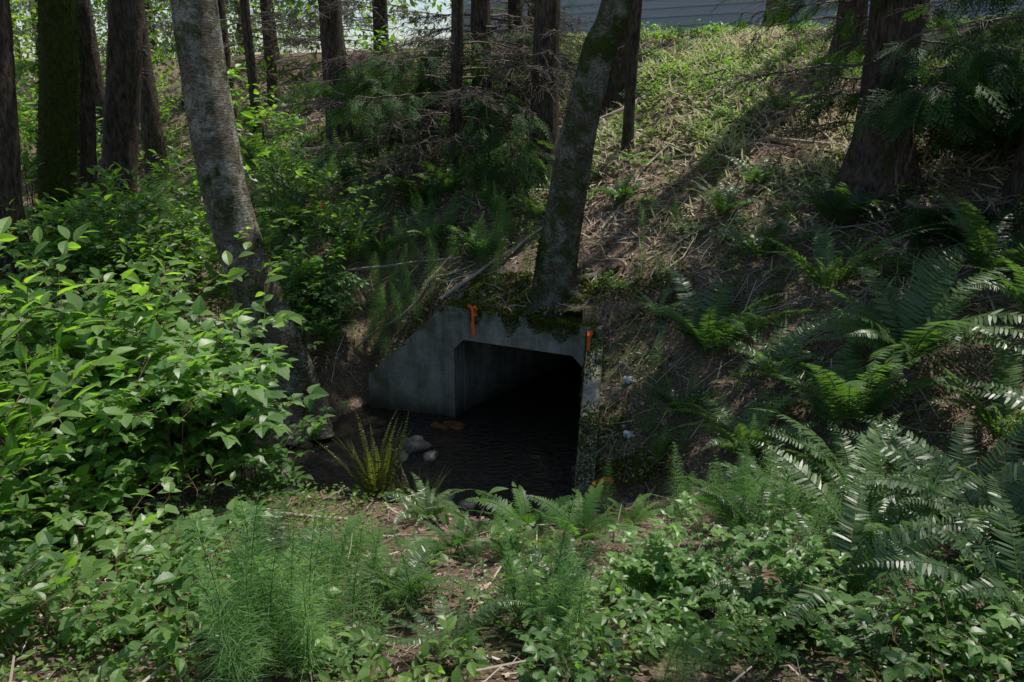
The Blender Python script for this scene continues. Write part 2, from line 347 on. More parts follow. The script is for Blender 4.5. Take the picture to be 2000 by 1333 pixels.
for i in range(130):
    a=rng.random(); 
    if i<76: x=rng.uniform(-2.4,-.2); y=rng.uniform(5.6,6.9)
    elif i<100: x=rng.uniform(-.3,1.3); y=rng.uniform(5.2,6.1)
    else: x=rng.uniform(-5,-2); y=rng.uniform(6.3,8.2)
    s=rng.uniform(.04,.13); z=float(H(x,y))
    if z>.75: continue
    blob('rock',(x,y,max(z,-.06)+s*.15),(s*rng.uniform(.9,1.4),s,s*.6),M['rock'],i,2,.5,rk,rng.uniform(0,6))
# ---------------------------------------------------------------- templates
def strip_template(ys,ws,fold=.1,droop=.15):
    V=[];F3=[];F4=[];V.append((0,0,0)); n=len(ys)
    for y_,w_ in zip(ys,ws):
        z=-droop*y_*y_; V+=[(-w_,y_,z+fold*w_),(0,y_,z),(w_,y_,z+fold*w_)]
    V.append((0,1,-droop)); tip=len(V)-1
    F3+=[[0,2,1],[0,3,2]]
    for i in range(n-1):
        a=1+3*i;b=a+3; F4+=[[a,a+1,b+1,b],[a+1,a+2,b+2,b+1]]
    a=1+3*(n-1); F3+=[[a,a+1,tip],[a+1,a+2,tip]]
    return np.array(V,float),[np.array(F3),np.array(F4)]
LEAF=strip_template([.12,.3,.5,.72,.88],[.13,.23,.26,.19,.09],.35,.2)
SAL=strip_template([.1,.22,.32,.42,.55,.64,.76,.84],[.2,.36,.34,.40,.30,.29,.17,.15],.3,.2)
PIN=(np.array([(-.32,0,0),(.32,0,0),(.5,.3,0),(-.5,.3,0),(.36,.72,-.03),(-.36,.72,-.03),(0,1,-.06)],float)*1.0,[np.array([[0,1,2,3],[3,2,4,5]]),np.array([[5,4,6]])])
QL=(np.array([(0,0,0),(.3,.45,.04),(0,1,-.05),(-.3,.45,.04)],float),[np.array([[0,1,2,3]])])
BL=(np.array([(-.03,0,0),(.03,0,0),(.025,.5,.06),(-.025,.5,.06),(0,1,-.02)],float),[np.array([[0,1,2,3]]),np.array([[3,2,4]])])
def clump(n,r,ls):
    T=MB(); P=norm(rng.normal(size=(n,3)))*r*rng.random((n,1))**.5; P[:,2]*=.7
    d=norm(rng.normal(size=(n,3))+P*1.5); T.inst(QL,P,frames(d,norm(rng.normal(size=(n,3))+[0,0,1.5])),rng.uniform(.7,1.3,n)*ls)
    return np.concatenate(T.V),[f for f,_ in T.F]
CL1=clump(36,.55,.19); CL2=clump(60,.5,.10)
def spray():
    T=MB(); n=9; 
    P=[];D=[];S=[]
    for i in range(n):
        t=(i+.6)/(n+.3); L=.5*(1-t)**.6*rng.uniform(.6,1.15)
        for s in (-1,1):
            d=np.array([s*rng.uniform(.55,.8),.8,rng.uniform(-.3,0)]); d/=np.linalg.norm(d); b=np.array([.04*math.sin(t*5),t,-.3*t*t])
            P.append(b);D.append(d);S.append((.022,L,L))
            for j in range(1,4):
                q=j/4; bb=b+d*L*q
                for s2 in (-1,1):
                    d2=np.array([d[0]*.7+s2*.5*d[1],d[1]*.7-s2*.5*d[0]+.1,-.2]); P.append(bb);D.append(d2/np.linalg.norm(d2));S.append((.022,L*.32*(1-q*.5),L*.3))
    P.append((0,0,0));D.append((0,1,-.1));S.append((.015,1.0,1.0))
    T.inst(PIN,np.array(P),frames(np.array(D),[0,0,1.]),np.array(S))
    return np.concatenate(T.V),[f for f,_ in T.F]
SPRAYS=[spray() for _ in range(3)]
# ---------------------------------------------------------------- plants
def fern_mesh(name,nf,L,mat,e0=(58,85),e1=(-40,15),pl=.105,npn=46,ladyf=False,old=0):
    mb=MB()
    for k in range(nf):
        az=2*PI*(k/nf)+rng.normal(0,.3); Lf=L*rng.uniform(.55,1.1)
        a0=math.radians(rng.uniform(*e0)); a1=math.radians(rng.uniform(*e1)); side=rng.normal(0,.45)
        t=np.linspace(0,1,npn); el=a0+(a1-a0)*t**1.1; az_t=az+side*t*t
        ds=Lf/(npn-1); d=np.stack([np.cos(el)*np.cos(az_t),np.cos(el)*np.sin(az_t),np.sin(el)],-1)
        P=np.concatenate([[[0,0,0]],np.cumsum(d[:-1]*ds,0)])+[math.cos(az)*.03,math.sin(az)*.03,0]
        sd=norm(np.cross(d,[0,0,1.])); up=np.cross(sd,d); tw=rng.normal(0,.4); 
        sd2=sd*math.cos(tw)+up*math.sin(tw); up2=np.cross(sd2,d)
        mb.sticks(P[:-1],P[1:],.0035*(1-t[:-1]*.7),.0035*(1-t[1:]*.7),1)
        prof=np.clip(np.minimum(1,.45+t*2.2),0,1)*np.clip((1-t)/.62,0,1)**.75
        m_=(t>.12)&(rng.random(npn)>.03); rnd=np.clip(rng.normal(.5,.2)+rng.normal(0,.08,m_.sum()),0,1)
        for s in (-1,1):
            dd=sd2*s*.93+d*.38-up2*.14+rng.normal(0,.09,P.shape)
            ln=pl*prof*rng.uniform(.85,1.1,npn)*(Lf/.9)
            if not ladyf:
                S=np.stack([np.full(npn,ds*.88)*np.clip(prof+.25,0,1),ln,ln],-1)
                mb.inst(PIN,P[m_],frames(dd[m_],(up2+rng.normal(0,.22,P.shape))[m_]),S[m_],0,rnd)
            else:
                for i in np.nonzero(m_)[0]:
                    n2=11; q=np.linspace(.06,1,n2); D=norm(dd[i]); sx=np.cross(D,up2[i])
                    base=P[i]+D*ln[i]*q[:,None]*2.0-np.array([0,0,1])*(.25*ln[i]*q**2)[:,None]
                    for s2 in (-1,1):
                        l2=ds*1.0*(1-q*.85); S=np.stack([np.full(n2,ln[i]*2/n2*.85),l2,l2],-1)
                        mb.inst(PIN,base,frames(norm(sx*s2+D*.5)+rng.normal(0,.05,(n2,3)),up2[i]),S,0,np.full(n2,rnd[0]))
    return mb.mesh(name,[mat,M['gstem']])
ferns=[fern_mesh('sword_fern',n,l,M['fern']) for n,l in ((22,1.0),(18,.9),(28,1.1),(20,1.05))]
fernu=[fern_mesh('upright_fern',34,.6,M['fernb'],(62,86),(35,78),.05,34),]
ladys=[fern_mesh('lady_fern',13,.62,M['lady'],(40,75),(-20,15),.075,26,True) for _ in range(2)]
def horsetail(hh):
    mb=MB(); n=int(hh/.034); lean=rng.normal(0,.13,2)
    zz=np.linspace(0,1,n); P=np.stack([lean[0]*zz**2*hh,lean[1]*zz**2*hh,zz*hh],-1)
    mb.sticks(P[:-1],P[1:],.004*(1-zz[:-1]*.8),.004*(1-zz[1:]*.8),1)
    for i in range(3,n-1):
        t=zz[i]; nb=15; L=.155*np.clip((1.03-t)/.7,0,1)**.8*min(1,.4+t*2.5)
        a=rng.random()*6+np.arange(nb)*2*PI/nb+rng.normal(0,.1,nb)
        o_=np.stack([np.cos(a),np.sin(a),np.full(nb,.35+.5*t)],-1); o_=norm(o_+rng.normal(0,.1,(nb,3)))
        p1=P[i]+o_*L*.5; o2=norm(o_-[0,0,.55]); p2=p1+o2*L*.55*rng.uniform(.6,1.2,(nb,1))
        sdv=norm(np.cross(o_,rng.normal(size=(nb,3)))); w=.0014
        V=np.stack([P[i]-sdv*w,P[i]+sdv*w,p1+sdv*w,p1-sdv*w,p2+sdv*w*.4,p2-sdv*w*.4],1)
        f=np.array([[0,1,2,3],[3,2,4,5]]); Fh=(f[None]+(np.arange(nb)*6)[:,None,None]).reshape(-1,4)
        mb.add(V.reshape(-1,3),Fh,0,np.repeat(rng.random(nb),6))
    return mb.mesh('horsetail',[M['horse'],M['gstem']])
horses=[horsetail(h_) for h_ in (.55,.7,.85,.62,.75)]
def shrub(name,hh,ns,spread,ll,nbr,nl,mat,tri=False,bias=(0,0)):
    mb=MB(); A=[];B=[];R0=[];R1=[];LP=[];LD=[];LU=[];LS=[];LR=[]
    for s in range(ns):
        az=rng.random()*2*PI; dr=np.array([math.cos(az),math.sin(az),0])+[bias[0],bias[1],0]; h_=hh*rng.uniform(.55,1.05); sp=spread*rng.uniform(.3,1)
        base=np.array([rng.normal(0,.08),rng.normal(0,.08),-.05]); n=9; t=np.linspace(0,1,n)[:,None]
        Pt=base+dr*sp*t**1.6+np.array([0,0,h_])*(t-.18*t**3)+np.cumsum(rng.normal(0,.012,(n,3)),0)
        A+=list(Pt[:-1]);B+=list(Pt[1:]); rr=.0065*(1-np.linspace(0,.75,n)); R0+=list(rr[:-1]);R1+=list(rr[1:])
        for b in range(nbr):
            q=rng.uniform(.3,1)*(n-1.01); i=int(q); p0=Pt[i]+(Pt[i+1]-Pt[i])*(q-i)
            a2=rng.random()*2*PI; bd=norm(np.array([math.cos(a2),math.sin(a2),rng.uniform(.05,.6)])+norm(Pt[i+1]-Pt[i])*.5); bl=rng.uniform(.15,.42)*hh**.4
            m=nl; prev=p0; 
            for j in range(m):
                f=(j+1)/m; cur=p0+bd*bl*f-np.array([0,0,.12*bl*f*f])+rng.normal(0,.006,3)
                A.append(prev);B.append(cur);R0.append(.0025);R1.append(.0018); 
                sgn=1 if j%2 else -1; sx=norm(np.cross(bd,[0,0,1.])); ld=norm(sx*sgn*(.9 if j<m-1 else .2)+bd*.7+rng.normal(0,.25,3)-np.array([0,0,.1])); 
                sz=ll*rng.uniform(.6,1.15)*(.75+.35*f); rv=np.clip(rng.normal(.35+.35*f,.2),0,1)
                if tri:
                    pe=cur+ld*sz*.4; A.append(cur);B.append(pe);R0.append(.0012);R1.append(.001)
                    up=norm(np.array([0,0,1.])+rng.normal(0,.25,3)); sx2=norm(np.cross(ld,up))
                    for dv,k in ((ld,1.),(norm(sx2+ld*.25),.8),(norm(-sx2+ld*.25),.8)):
                        LP.append(pe);LD.append(dv-np.array([0,0,.12]));LU.append(up);LS.append(sz*k);LR.append(rv)
                else:
                    LP.append(cur);LD.append(ld);LU.append(norm(np.array([0,0,1.])+rng.normal(0,.35,3)));LS.append(sz);LR.append(rv)
                prev=cur
    mb.sticks(A,B,R0,R1,1); LD=np.array(LD)
    mb.inst(SAL if tri else LEAF,np.array(LP),frames(LD,np.array(LU)),np.array(LS),0,np.array(LR))
    return mb.mesh(name,[mat,M['stem']])
tall=[shrub('indian_plum_shrub',1.75,8,.75,.14,7,5,M['leaf']) for _ in range(4)]
sal=[shrub('salmonberry_shrub',1.2,7,.6,.105,7,4,M['leaf2'],True) for _ in range(3)]
low=[shrub('low_shrub',.6,6,.38,.09,4,5,M['leaf']) for _ in range(2)]+[shrub('low_salmonberry',.5,6,.35,.09,4,3,M['leaf2'],True) for _ in range(2)]
sprout=shrub('sprout',.6,2,.1,.12,3,2,M['leaf'])
def place(name,me,x,y,sc=1,dz=0,rot=None,tilt=0,parent=None):
    return obj(name,me,(x,y,float(H(x,y))+dz),parent,(rng.normal(0,tilt) if tilt else 0,rng.normal(0,tilt) if tilt else 0,rng.random()*6.28 if rot is None else rot),sc)
for i,(x,y,s) in enumerate([(1.95,7.1,1.4),(3.1,7.35,1.25),(3.35,6.2,1.3),(2.75,5.75,1.2),(2.35,4.7,1.1),(3.7,5.4,1.25),(1.6,3.15,.7),(2.2,2.85,.8),(2.9,4.4,1.15),(3.3,3.7,1.1),(2.6,3.6,.95),
     (1.95,3.75,.9),(1.4,3.9,.65),(1.85,2.75,.65),(2.9,3.1,.9),(1.2,3.0,.5),(1.75,4.6,.75),(2.4,5.2,.85),(4.0,4.7,1.15),
     (-.32,9.9,.7),(-2.2,11.2,1.2),(-3.6,14,1.3),(-1.3,11.6,.95),(-3.1,12.2,1.1),(-1.0,10.6,.65),(-2.9,15.2,1.1),(-4.6,15,1.1),(4.3,7.0,1.1),(-.5,4.6,.45),(4.4,6.2,1.15),(1.95,5.8,.8),
     (-3.3,11.2,1.0),(-2.8,10.5,.9),(-1.7,10.9,.8),(-.8,11.5,.9),(-2.5,12.8,1.1),(-3.9,12.7,1.1),(-4.6,13.6,1.2),(-.1,10.7,.6),(.4,10.3,.5),(-1.7,12.6,1),(-3.4,13.2,1),(-.5,3.2,.45),(.75,3.3,.5),(2.7,8.2,.9),(1.6,8.0,.6),(3.5,8.3,.9),(2.5,9.2,.6),(.3,3.4,.45),(1.6,6.6,.7),
     (-1.25,3.6,.5),(-.2,2.75,.4),(2.4,6.6,.9),(3.0,9.6,.7),(1.5,10.0,.5),(3.6,10.8,.6)]):
    place('sword_fern',ferns[i%4],x,y,s,tilt=.15)
place('upright_fern',fernu[0],-.95,5.3,1.15); place('upright_fern',fernu[0],-.66,5.4,.95)
for x,y,s in ((.15,4.5,.75),(.45,4.2,.7),(-.3,4.1,.6),(1.45,4.3,.8),(.8,4.4,.4),(.05,3.9,.55),(-.9,3.9,.5)): place('lady_fern',ladys[rng.integers(2)],x,y,s)
def group(name): 
    e=bpy.data.objects.new(name,None); scene.collection.objects.link(e); return e
hp=group('horsetail_patch'); 
CLR=[(-1.4,4.9,.75,.5),(-1.2,5.95,1.2,.75),(.9,5.6,.65,.8)]
def scat(meshes,n,cx,cy,rx,ry,s0,s1,par,nm,tilt=.08,zmin=.25):
    c=0
    while c<n:
        x=rng.normal(cx,rx*.6); y=rng.normal(cy,ry*.6)
        c+=1
        if float(H(x,y))<zmin or inpoly(np.array(x),np.array(y),np.array([(-.9,8.4),(.6,6.4),(1.2,6.4),(1.3,7.7),(1.2,8.6),(-.8,9.4)])): continue
        if y<2.2: continue
        if any(((x-a)/b2)**2+((y-b)/b3)**2<1 for a,b,b2,b3 in CLR): continue
        place(nm,meshes[rng.integers(len(meshes))],x,y,rng.uniform(s0,s1),tilt=tilt,parent=par,dz=-.02)
for a in [(180,-1.4,10.6,1.7,1.4,.5,.9),(90,-3.2,12.5,1.8,2,.8,1.2),(60,-5.5,14,2,2.5,.9,1.3),(12,.15,9.8,.5,.8,.6,.9),(18,-.92,2.62,.22,.2,.8,1.05),(14,-.7,3.1,.35,.3,.6,.85),(14,.17,2.95,.16,.22,.6,.85),(38,1.4,4.2,.45,.4,.45,.75),(22,1.7,6.5,.7,.7,.35,.6),(7,2.3,9.3,.9,.8,.5,.8),(5,1.65,8.6,.3,.3,.5,.7),(16,2.0,4.0,.5,.6,.5,.9),(12,-1.7,9.9,.5,.4,.5,.8),(10,.5,2.7,.5,.2,.3,.5),(10,-.1,4.0,.6,.4,.3,.45),(14,-1.2,3.7,.5,.35,.4,.6)]:
    scat(horses,*a,hp,'horsetail')
sh=group('understory_shrubs')
for a in [(tall,18,-3.5,5.3,1.4,.7,.8,1.15),(sal,12,-3.2,5.0,1.2,.6,.9,1.25),(tall,6,-3.0,4.3,.8,.6,.6,.85),(tall,14,-5.5,7,1.6,1.6,.9,1.3),(sal,8,-2.5,5.3,.6,.4,.8,1.1),(sal,8,-2.4,9.8,.5,.5,.6,.9),(tall,16,-6,10,2.5,1.6,.8,1.2),
          (low,12,-2.5,3.9,.7,.6,.7,1.1),(low,14,-1.8,2.9,.8,.35,.5,1.0),(low,16,.3,2.8,1.0,.35,.35,.7),(sal,3,1.15,3.3,.3,.2,.4,.55),(low,8,1.9,2.6,.5,.3,.5,.8),(tall,26,-9,16,3.5,4,1,1.6),(tall,10,-4.2,8.9,1,.5,.7,1),(low,22,.6,4.9,1.2,.4,.15,.3),(low,16,.1,3.5,1.0,.4,.28,.45)]:
    scat(*a,sh,'leafy_shrub',.06,.3)
for x,y,s in ((-2.1,5.4,1.2),(-1.85,5.75,1.0)): place('salmonberry_shrub',sal[rng.integers(3)],x,y,s,tilt=.1)
place('leafy_sprout',sprout,-.12,3.95,.85); place('leafy_sprout',sprout,-.45,3.4,.7)
scat(low,60,2.9,12.0,2.0,2.6,.3,.55,sh,'slope_herb',.1); scat(low,40,-3,15,3,2.5,.4,.8,sh,'slope_herb'); scat(low,25,3.5,8,1.5,1.5,.2,.4,sh,'slope_herb'); scat(low,36,0,15,5,1.2,.4,.7,sh,'slope_herb')
# ---------------------------------------------------------------- ground litter
def gpts(n,f,mult=3):
    y=rng.uniform(1.2,19,n*mult); x=rng.uniform(-1,1,n*mult)*(.78*y+1.5); p_=f(x,y); k=rng.random(n*mult)<p_; x=x[k][:n];y=y[k][:n]; return x,y
def onground(x,y): return H(x,y)>.12
x,y=gpts(18000,lambda x,y: onground(x,y)*(.3+.7*sst(5,8,TT(x,y))))
z=H(x,y); L=rng.gamma(2.2,.09,len(x)); a=rng.random(len(x))*2*PI; e=1e-2
x2=x+np.cos(a)*L; y2=y+np.sin(a)*L; z2=H(x2,y2); P0=np.stack([x,y,z+.012+rng.random(len(x))*.03],-1); P1=np.stack([x2,y2,z2+.012+rng.random(len(x))**3*.16],-1)
ok=(z2>.1)&(np.abs(z2-z)<L*1.1)
mb=MB(); r_=rng.uniform(.0015,.006,len(x))*(L/.2)**.4; mb.sticks(P0[ok],P1[ok],r_[ok],r_[ok]*.5,0,.08); 
for (xa,ya,xb,yb,r0) in [(-.75,9.3,.5,10.1,.028),(-2.2,10.6,-.6,10.0,.02),(-1.9,9.7,-.4,9.75,.018),(3.3,10.4,4.6,9.2,.03),(1.2,9.6,2.4,11.2,.02),(-4.2,15.4,-2.4,14.4,.05),(-4.8,16.6,-2.6,15.9,.05),(-5,17.8,-3,17.2,.05),(2.4,8.6,4.2,8.1,.012),(-2.6,4.9,-1.0,4.7,.025),(4.2,8.3,5,6.9,.025),(1.1,12,2.9,12.8,.03)]:
    n=7; tt=np.linspace(0,1,n); xx=xa+(xb-xa)*tt+rng.normal(0,.03,n); yy=ya+(yb-ya)*tt+rng.normal(0,.03,n)
    zz=H(xx,yy)+r0*1.2; zz=np.maximum(zz,np.linspace(zz[0],zz[-1],n)); tube(mb,np.stack([xx,yy,zz],-1),np.linspace(r0,r0*.5,n),7,20,0,.15)
obj('fallen_twigs',mb.mesh('fallen_twigs',[M['twig']]))
x,y=gpts(40000,lambda x,y: onground(x,y)*.8); z=H(x,y)
mb=MB(); n=len(x); d=norm(rng.normal(size=(n,3))*[1,1,.35]); mb.inst(QL,np.stack([x,y,z+.012],-1),frames(d,norm(rng.normal(0,.5,(n,3))+[0,0,1])),rng.uniform(.02,.07,n)*np.clip(y/7,.7,1.4)); obj('leaf_litter',mb.mesh('leaf_litter',[M['litter']]))
x,y=gpts(44000,lambda x,y: onground(x,y)*np.clip((fbm(x*.8,y*.8,31)*4+.3),0,1)*(.3+.6*sst(8,11,TT(x,y))+.9*(1-sst(4,6.5,y))),4)
z=H(x,y); mb=MB(); n=len(x); d=norm(rng.normal(size=(n,3))*[1,1,.3]+[0,0,.15]); mb.inst(QL,np.stack([x,y,z+rng.uniform(.02,.12,n)],-1),frames(d,norm(rng.normal(0,.35,(n,3))+[0,0,1])),rng.uniform(.03,.075,n)*np.clip(y/8,.6,1.5)); obj('ground_cover_plants',mb.mesh('ground_cover_plants',[M['crown']]))
x,y=gpts(90000,lambda x,y: onground(x,y)*sst(7.2,10.5,TT(x,y))*(.25+.75*sst(-2,1,x))*np.clip((fbm(x*.9,y*.9,51)*6+.7),0.12,1))
z=H(x,y); mb=MB(); n=len(x); d=norm(rng.normal(size=(n,3))*[1,1,.4]+[-.2,-.2,.3]); mb.inst(BL,np.stack([x,y,z+.01],-1),frames(d,norm(rng.normal(0,.35,(n,3))+[-.1,-.15,1])),np.stack([rng.uniform(.25,.5,n),rng.uniform(.1,.3,n),rng.uniform(.1,.28,n)],-1),0,np.clip(vn(x*1.1,y*1.1,77)+rng.normal(0,.15,n),0,1)); obj('sunlit_dry_grass',mb.mesh('sunlit_dry_grass',[M['straw']]))  # pale blades added to brighten the sunlit upper slope
def tufts(P,s):
    n=len(P); d=norm(rng.normal(size=(n,3))*.6+[0,0,.8]); mb.inst(QL,P,frames(d,rng.normal(size=(n,3))),rng.uniform(.5,1.3,n)*s)
mb=MB(); n=7000
u_=rng.random(n)*1.1-.05; th=rng.random(n); den=vn(u_*9,th*3,4)>.3; 
q=HR+E*(u_*W)[:,None]+NN*(th*.8+.0)[:,None]; zz=np.where(th*.8<.26,1.33+u_*.04,np.maximum(H(q[:,0],q[:,1]),1.3)); tufts(np.stack([q[:,0],q[:,1],zz-.005],-1)[den],.045)
n=5000; u_=rng.random(n)*1.05-.05; k=vn(u_*11,u_*0,6); dz=rng.random(n)**1.8*.26*k; q=HR+E*(u_*W)[:,None]-NN*.004; tufts(np.stack([q[:,0],q[:,1],1.335+u_*.04-dz],-1)[(k>.3)&(u_<.85)],.03)
n=5200; t_=rng.random(n); keep=(vn(t_*7,t_*0,3)+rng.normal(0,.15,n)>.55)|(t_<.25); a_=HR-E*.02; b_=np.array([.62,6.32]); pp=a_+(b_-a_)*t_[:,None]+np.array([1,-.1])*(rng.random(n)*.18)[:,None]; zt=1.26+(.42-1.26)*t_
tufts(np.stack([pp[:,0],pp[:,1],zt-.005],-1)[keep],.03)
n=2600; t_=rng.random(n)*.45; pp=a_+(b_-a_)*t_[:,None]-np.array([.006,0]); tufts(np.stack([pp[:,0],pp[:,1],1.25-.84*t_-rng.random(n)*.2],-1),.03)
n=1500; u2=rng.random(n)*.14; q=HR-E*u2[:,None]-NN*.006; tufts(np.stack([q[:,0],q[:,1],rng.uniform(.5,1.3,n)],-1),.028)
n=2500; t_=rng.random(n); a_=np.array([.64,6.29]); b_=np.array([1.42,6.12]); pp=a_+(b_-a_)*t_[:,None]+np.array([.2,1])*(rng.random(n)*.3)[:,None]; tufts(np.stack([pp[:,0],pp[:,1],np.maximum(H(pp[:,0],pp[:,1]),.34)],-1),.03)
n=2000; t_=rng.random(n); pp=HL+E*.1+(np.array([-1.65,9.17])-HL-E*.1)*t_[:,None]+NN*(rng.random(n)*.17)[:,None]; k=vn(t_*9,t_*0,8)>.4; tufts(np.stack([pp[:,0],pp[:,1],1.36-.94*t_],-1)[k],.03)
for (cx,cy,r,n) in [(.35,8.75,.35,2500),(-1.0,9.3,.5,2500),(1.6,8.3,.5,1800),(.98,6.9,.3,900),(-.6,10.4,.4,1500),(-2.3,8.6,.35,1500)]:
    x=rng.normal(cx,r*.5,n);y=rng.normal(cy,r*.5,n); zz=H(x,y); k=zz>.3; tufts(np.stack([x,y,zz],-1)[k],.035)
obj('moss',mb.mesh('moss',[M['moss']]))
# ---------------------------------------------------------------- trees
SUN=np.array([.315,.235,.92]); SUN/=np.linalg.norm(SUN)
SPOTS=[(2.7,11.8,2.4,3.0),(-4.4,16,2.8,2.8),(3.6,6.3,1.4,1.2),(-1.6,5.2,1.1,.9),(-3.3,5.4,1.5,1.0),(-1.8,4.3,.6,.5),(0,3.6,.5,.45),(1.2,3.3,.45,.35),(2.2,2.7,.7,.5),(1.3,7.3,.25,.3),(-1.4,10.6,1.4,.8),(-5.2,12.5,1.5,1),(1.0,15.5,6,2.0),(2.3,4.9,.8,.7),(-4.6,6.5,.9,.8),(4.6,8.6,.6,.5),(.6,10.9,.4,.5),(-9,15,3,3),(-3.6,13.6,1.4,.8),(-.9,2.7,.35,.3),(3.1,9.0,.8,.4),(2.2,9.9,.9,.6),(5,7.2,.7,.7),(-4.1,7.7,.9,.7),(2.1,7.1,.5,.4),(-1.5,4.7,.6,.4),(1.5,4.2,.5,.4),(-.8,5.3,0,0),(.2,2.9,.2,.2),(1.7,8.9,.4,.3)]  # sunlit ground patches; crowns and high sprays get gaps shaped to light them
def lit(P,mg=.6):
    k=(P[:,2]-3.0)/SUN[2]
    for _ in range(5):
        g=P-SUN*k[:,None]; z=H(g[:,0],g[:,1])+.3; k=k+(g[:,2]-z)/SUN[2]*.7
    g=P-SUN*k[:,None]; r=(vn(g[:,0]*.95,g[:,1]*.95,61)>.7)
    r&=~((((g[:,0]+.1)/1.8)**2+((g[:,1]-7.6)/1.4)**2)<1)
    for (cx,cy,rx,ry) in SPOTS:
        jit=.35*fbm(g[:,0]*1.5,g[:,1]*1.5,40)*2
        r|=(((g[:,0]-cx)/(rx+mg))**2+((g[:,1]-cy)/(ry+mg))**2)<1+jit
    return r
def crown(mb,c,R,zr,n,m,tmpl=CL1,sc=(0.7,1.2),bm=0,trunkQ=None):
    P=norm(rng.normal(size=(n,3)))*(rng.random((n,1))**.45); P=P*[R,R,zr]+c
    P=P+ (vn(P[:,0]*.6,P[:,2]*.6,3)[:,None]-.5)*1.2
    keep=~(lit(P)&(rng.random(n)<.99)); P=P[keep]
    a=rng.random(len(P))*2*PI; R3=np.zeros((len(P),3,3)); R3[:,0,0]=np.cos(a);R3[:,0,1]=-np.sin(a);R3[:,1,0]=np.sin(a);R3[:,1,1]=np.cos(a);R3[:,2,2]=1
    mb.inst(tmpl,P,R3,rng.uniform(*sc,len(P)),m)
    if trunkQ is not None and len(P):
        k=P[::6]; zz=np.clip(k[:,2]-1.2-rng.random(len(k))*1.5,trunkQ[0,2]+3,trunkQ[-1,2]); B=np.stack([np.interp(zz,trunkQ[:,2],trunkQ[:,i]) for i in range(3)],-1)
        mb.sticks(B,k,.05,.012,bm,.06)
def tree(name,pts,rad,barkm_,top=14,crownR=3.2,crownz=4,nc=230,sides=22,flare=.5,fl_h=.3,amp=.06,ridge=0,leaf='crown',extra=None,leanto=None,seed=0):
    pts=[np.array(p,float) for p in pts]; rad=list(rad)
    d=norm(pts[-1]-pts[-2]); d=norm(d+np.array([0,0,1.2])); last=pts[-1]
    for zz,f in ((.35,.85),(.7,.6),(1,.2)):
        k=(top-last[2])*zz/d[2]; pts.append(last+d*k); rad.append(rad[0]*f*.8)
    mb=MB(); n=int(30+len(pts)*8); Q,r=tube(mb,pts,rad,sides,n*2,0,amp,4,flare,fl_h,seed,5,ridge)
    if nc: crown(mb,Q[-1]-[0,0,crownz*.7],crownR,crownz,nc,1,trunkQ=Q)
    if extra: extra(mb,Q,r)
    return obj(name,mb.mesh(name,[M[barkm_],M[leaf],M['cedar'],M['dtwig'],M['moss']],True)),Q
def gz(x,y,d=-.12): return (x,y,float(H(x,y))+d)
def fuzz(mb,Q,r,n,zmax,side=None,s=.03):
    i=rng.integers(0,len(Q),n*4); i=i[Q[i,2]<zmax][:n]; a=rng.random(len(i))*2*PI
    if side is not None: a=rng.normal(side,.7,len(i))
    rr=r[i]*1.01; P=Q[i]+np.stack([np.cos(a)*rr,np.sin(a)*rr,rng.uniform(-.05,.05,len(i))],-1)
    o_=np.stack([np.cos(a),np.sin(a),rng.uniform(-.6,.6,len(i))],-1)+rng.normal(0,.4,(len(i),3))
    mb.inst(QL,P,frames(norm(o_),rng.normal(size=(len(i),3))),rng.uniform(.6,1.3,len(i))*s,4)
tree('alder_tree',[gz(-2.3,8.35),(-2.34,8.4,.55),(-2.56,8.4,1.33),(-2.86,8.4,2.46),(-2.96,8.4,3.5),(-3.02,8.45,4.75)],[.27,.26,.245,.235,.225,.215],'alder',15,3.2,4,80,28,.35,.25,.07,seed=1,extra=lambda mb,Q,r:fuzz(mb,Q,r,3600,2.2,.3,.028))
def centre_extra(mb,Q,r):
    fuzz(mb,Q,r,3400,2.2,2.8,.028)
    for (dx,dy,l) in ((-.5,.1,1),(.45,.12,1),(-.35,-.2,1),(.3,-.22,1),(.1,.5,1)):
        pts=[(.57,8.74,1.75)]
        for q in (.35,.7,1.0,1.3):
            xx=.57+dx*q+rng.normal(0,.02); yy=8.74+dy*q; back=(xx-HR[0])*NN[0]+(yy-HR[1])*NN[1]
            zz=max(float(H(xx,yy)),1.34) if back<.35 else float(H(xx,yy)); pts.append((xx,yy,zz+.05-.07*q))
        tube(mb,pts,[.12,.1,.06,.04,.015],10,24,0,.15,5)
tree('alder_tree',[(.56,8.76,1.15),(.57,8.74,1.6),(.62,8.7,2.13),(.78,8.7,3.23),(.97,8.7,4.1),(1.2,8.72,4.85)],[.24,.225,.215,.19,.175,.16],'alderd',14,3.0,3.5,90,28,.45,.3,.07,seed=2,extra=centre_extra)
tree('maple_tree',[gz(-6.45,10),(-6.3,10,2.4),(-6.0,10,5.0)],[.33,.3,.28],'bark',15,3,4,60,20,.4,.4,.08,seed=3,ridge=.12)
tree('mossy_maple_tree',[gz(-6.27,11),(-6.07,11,2.4),(-5.63,11,5)],[.25,.24,.22],'mossbark',15,3,4,50,20,.3,.4,.08,seed=4,extra=lambda mb,Q,r:fuzz(mb,Q,r,5000,6,None,.035))
tree('maple_tree',[gz(-5.9,12),(-5.7,12,2.4),(-5.2,12,5.1)],[.27,.25,.22],'bark',15,3,4,50,20,.35,.4,.08,seed=5,ridge=.12)
mb=MB(); tube(mb,[gz(-5.95,11.5),(-5.9,11.5,2.5),(-5.75,11.5,3.6),(-5.62,11.5,4.6),(-5.6,11.5,4.85)],[.14,.13,.12,.08,.01],12,30,0,.2,4,0,.3,3); obj('broken_snag',mb.mesh('broken_snag',[M['bark']],True))
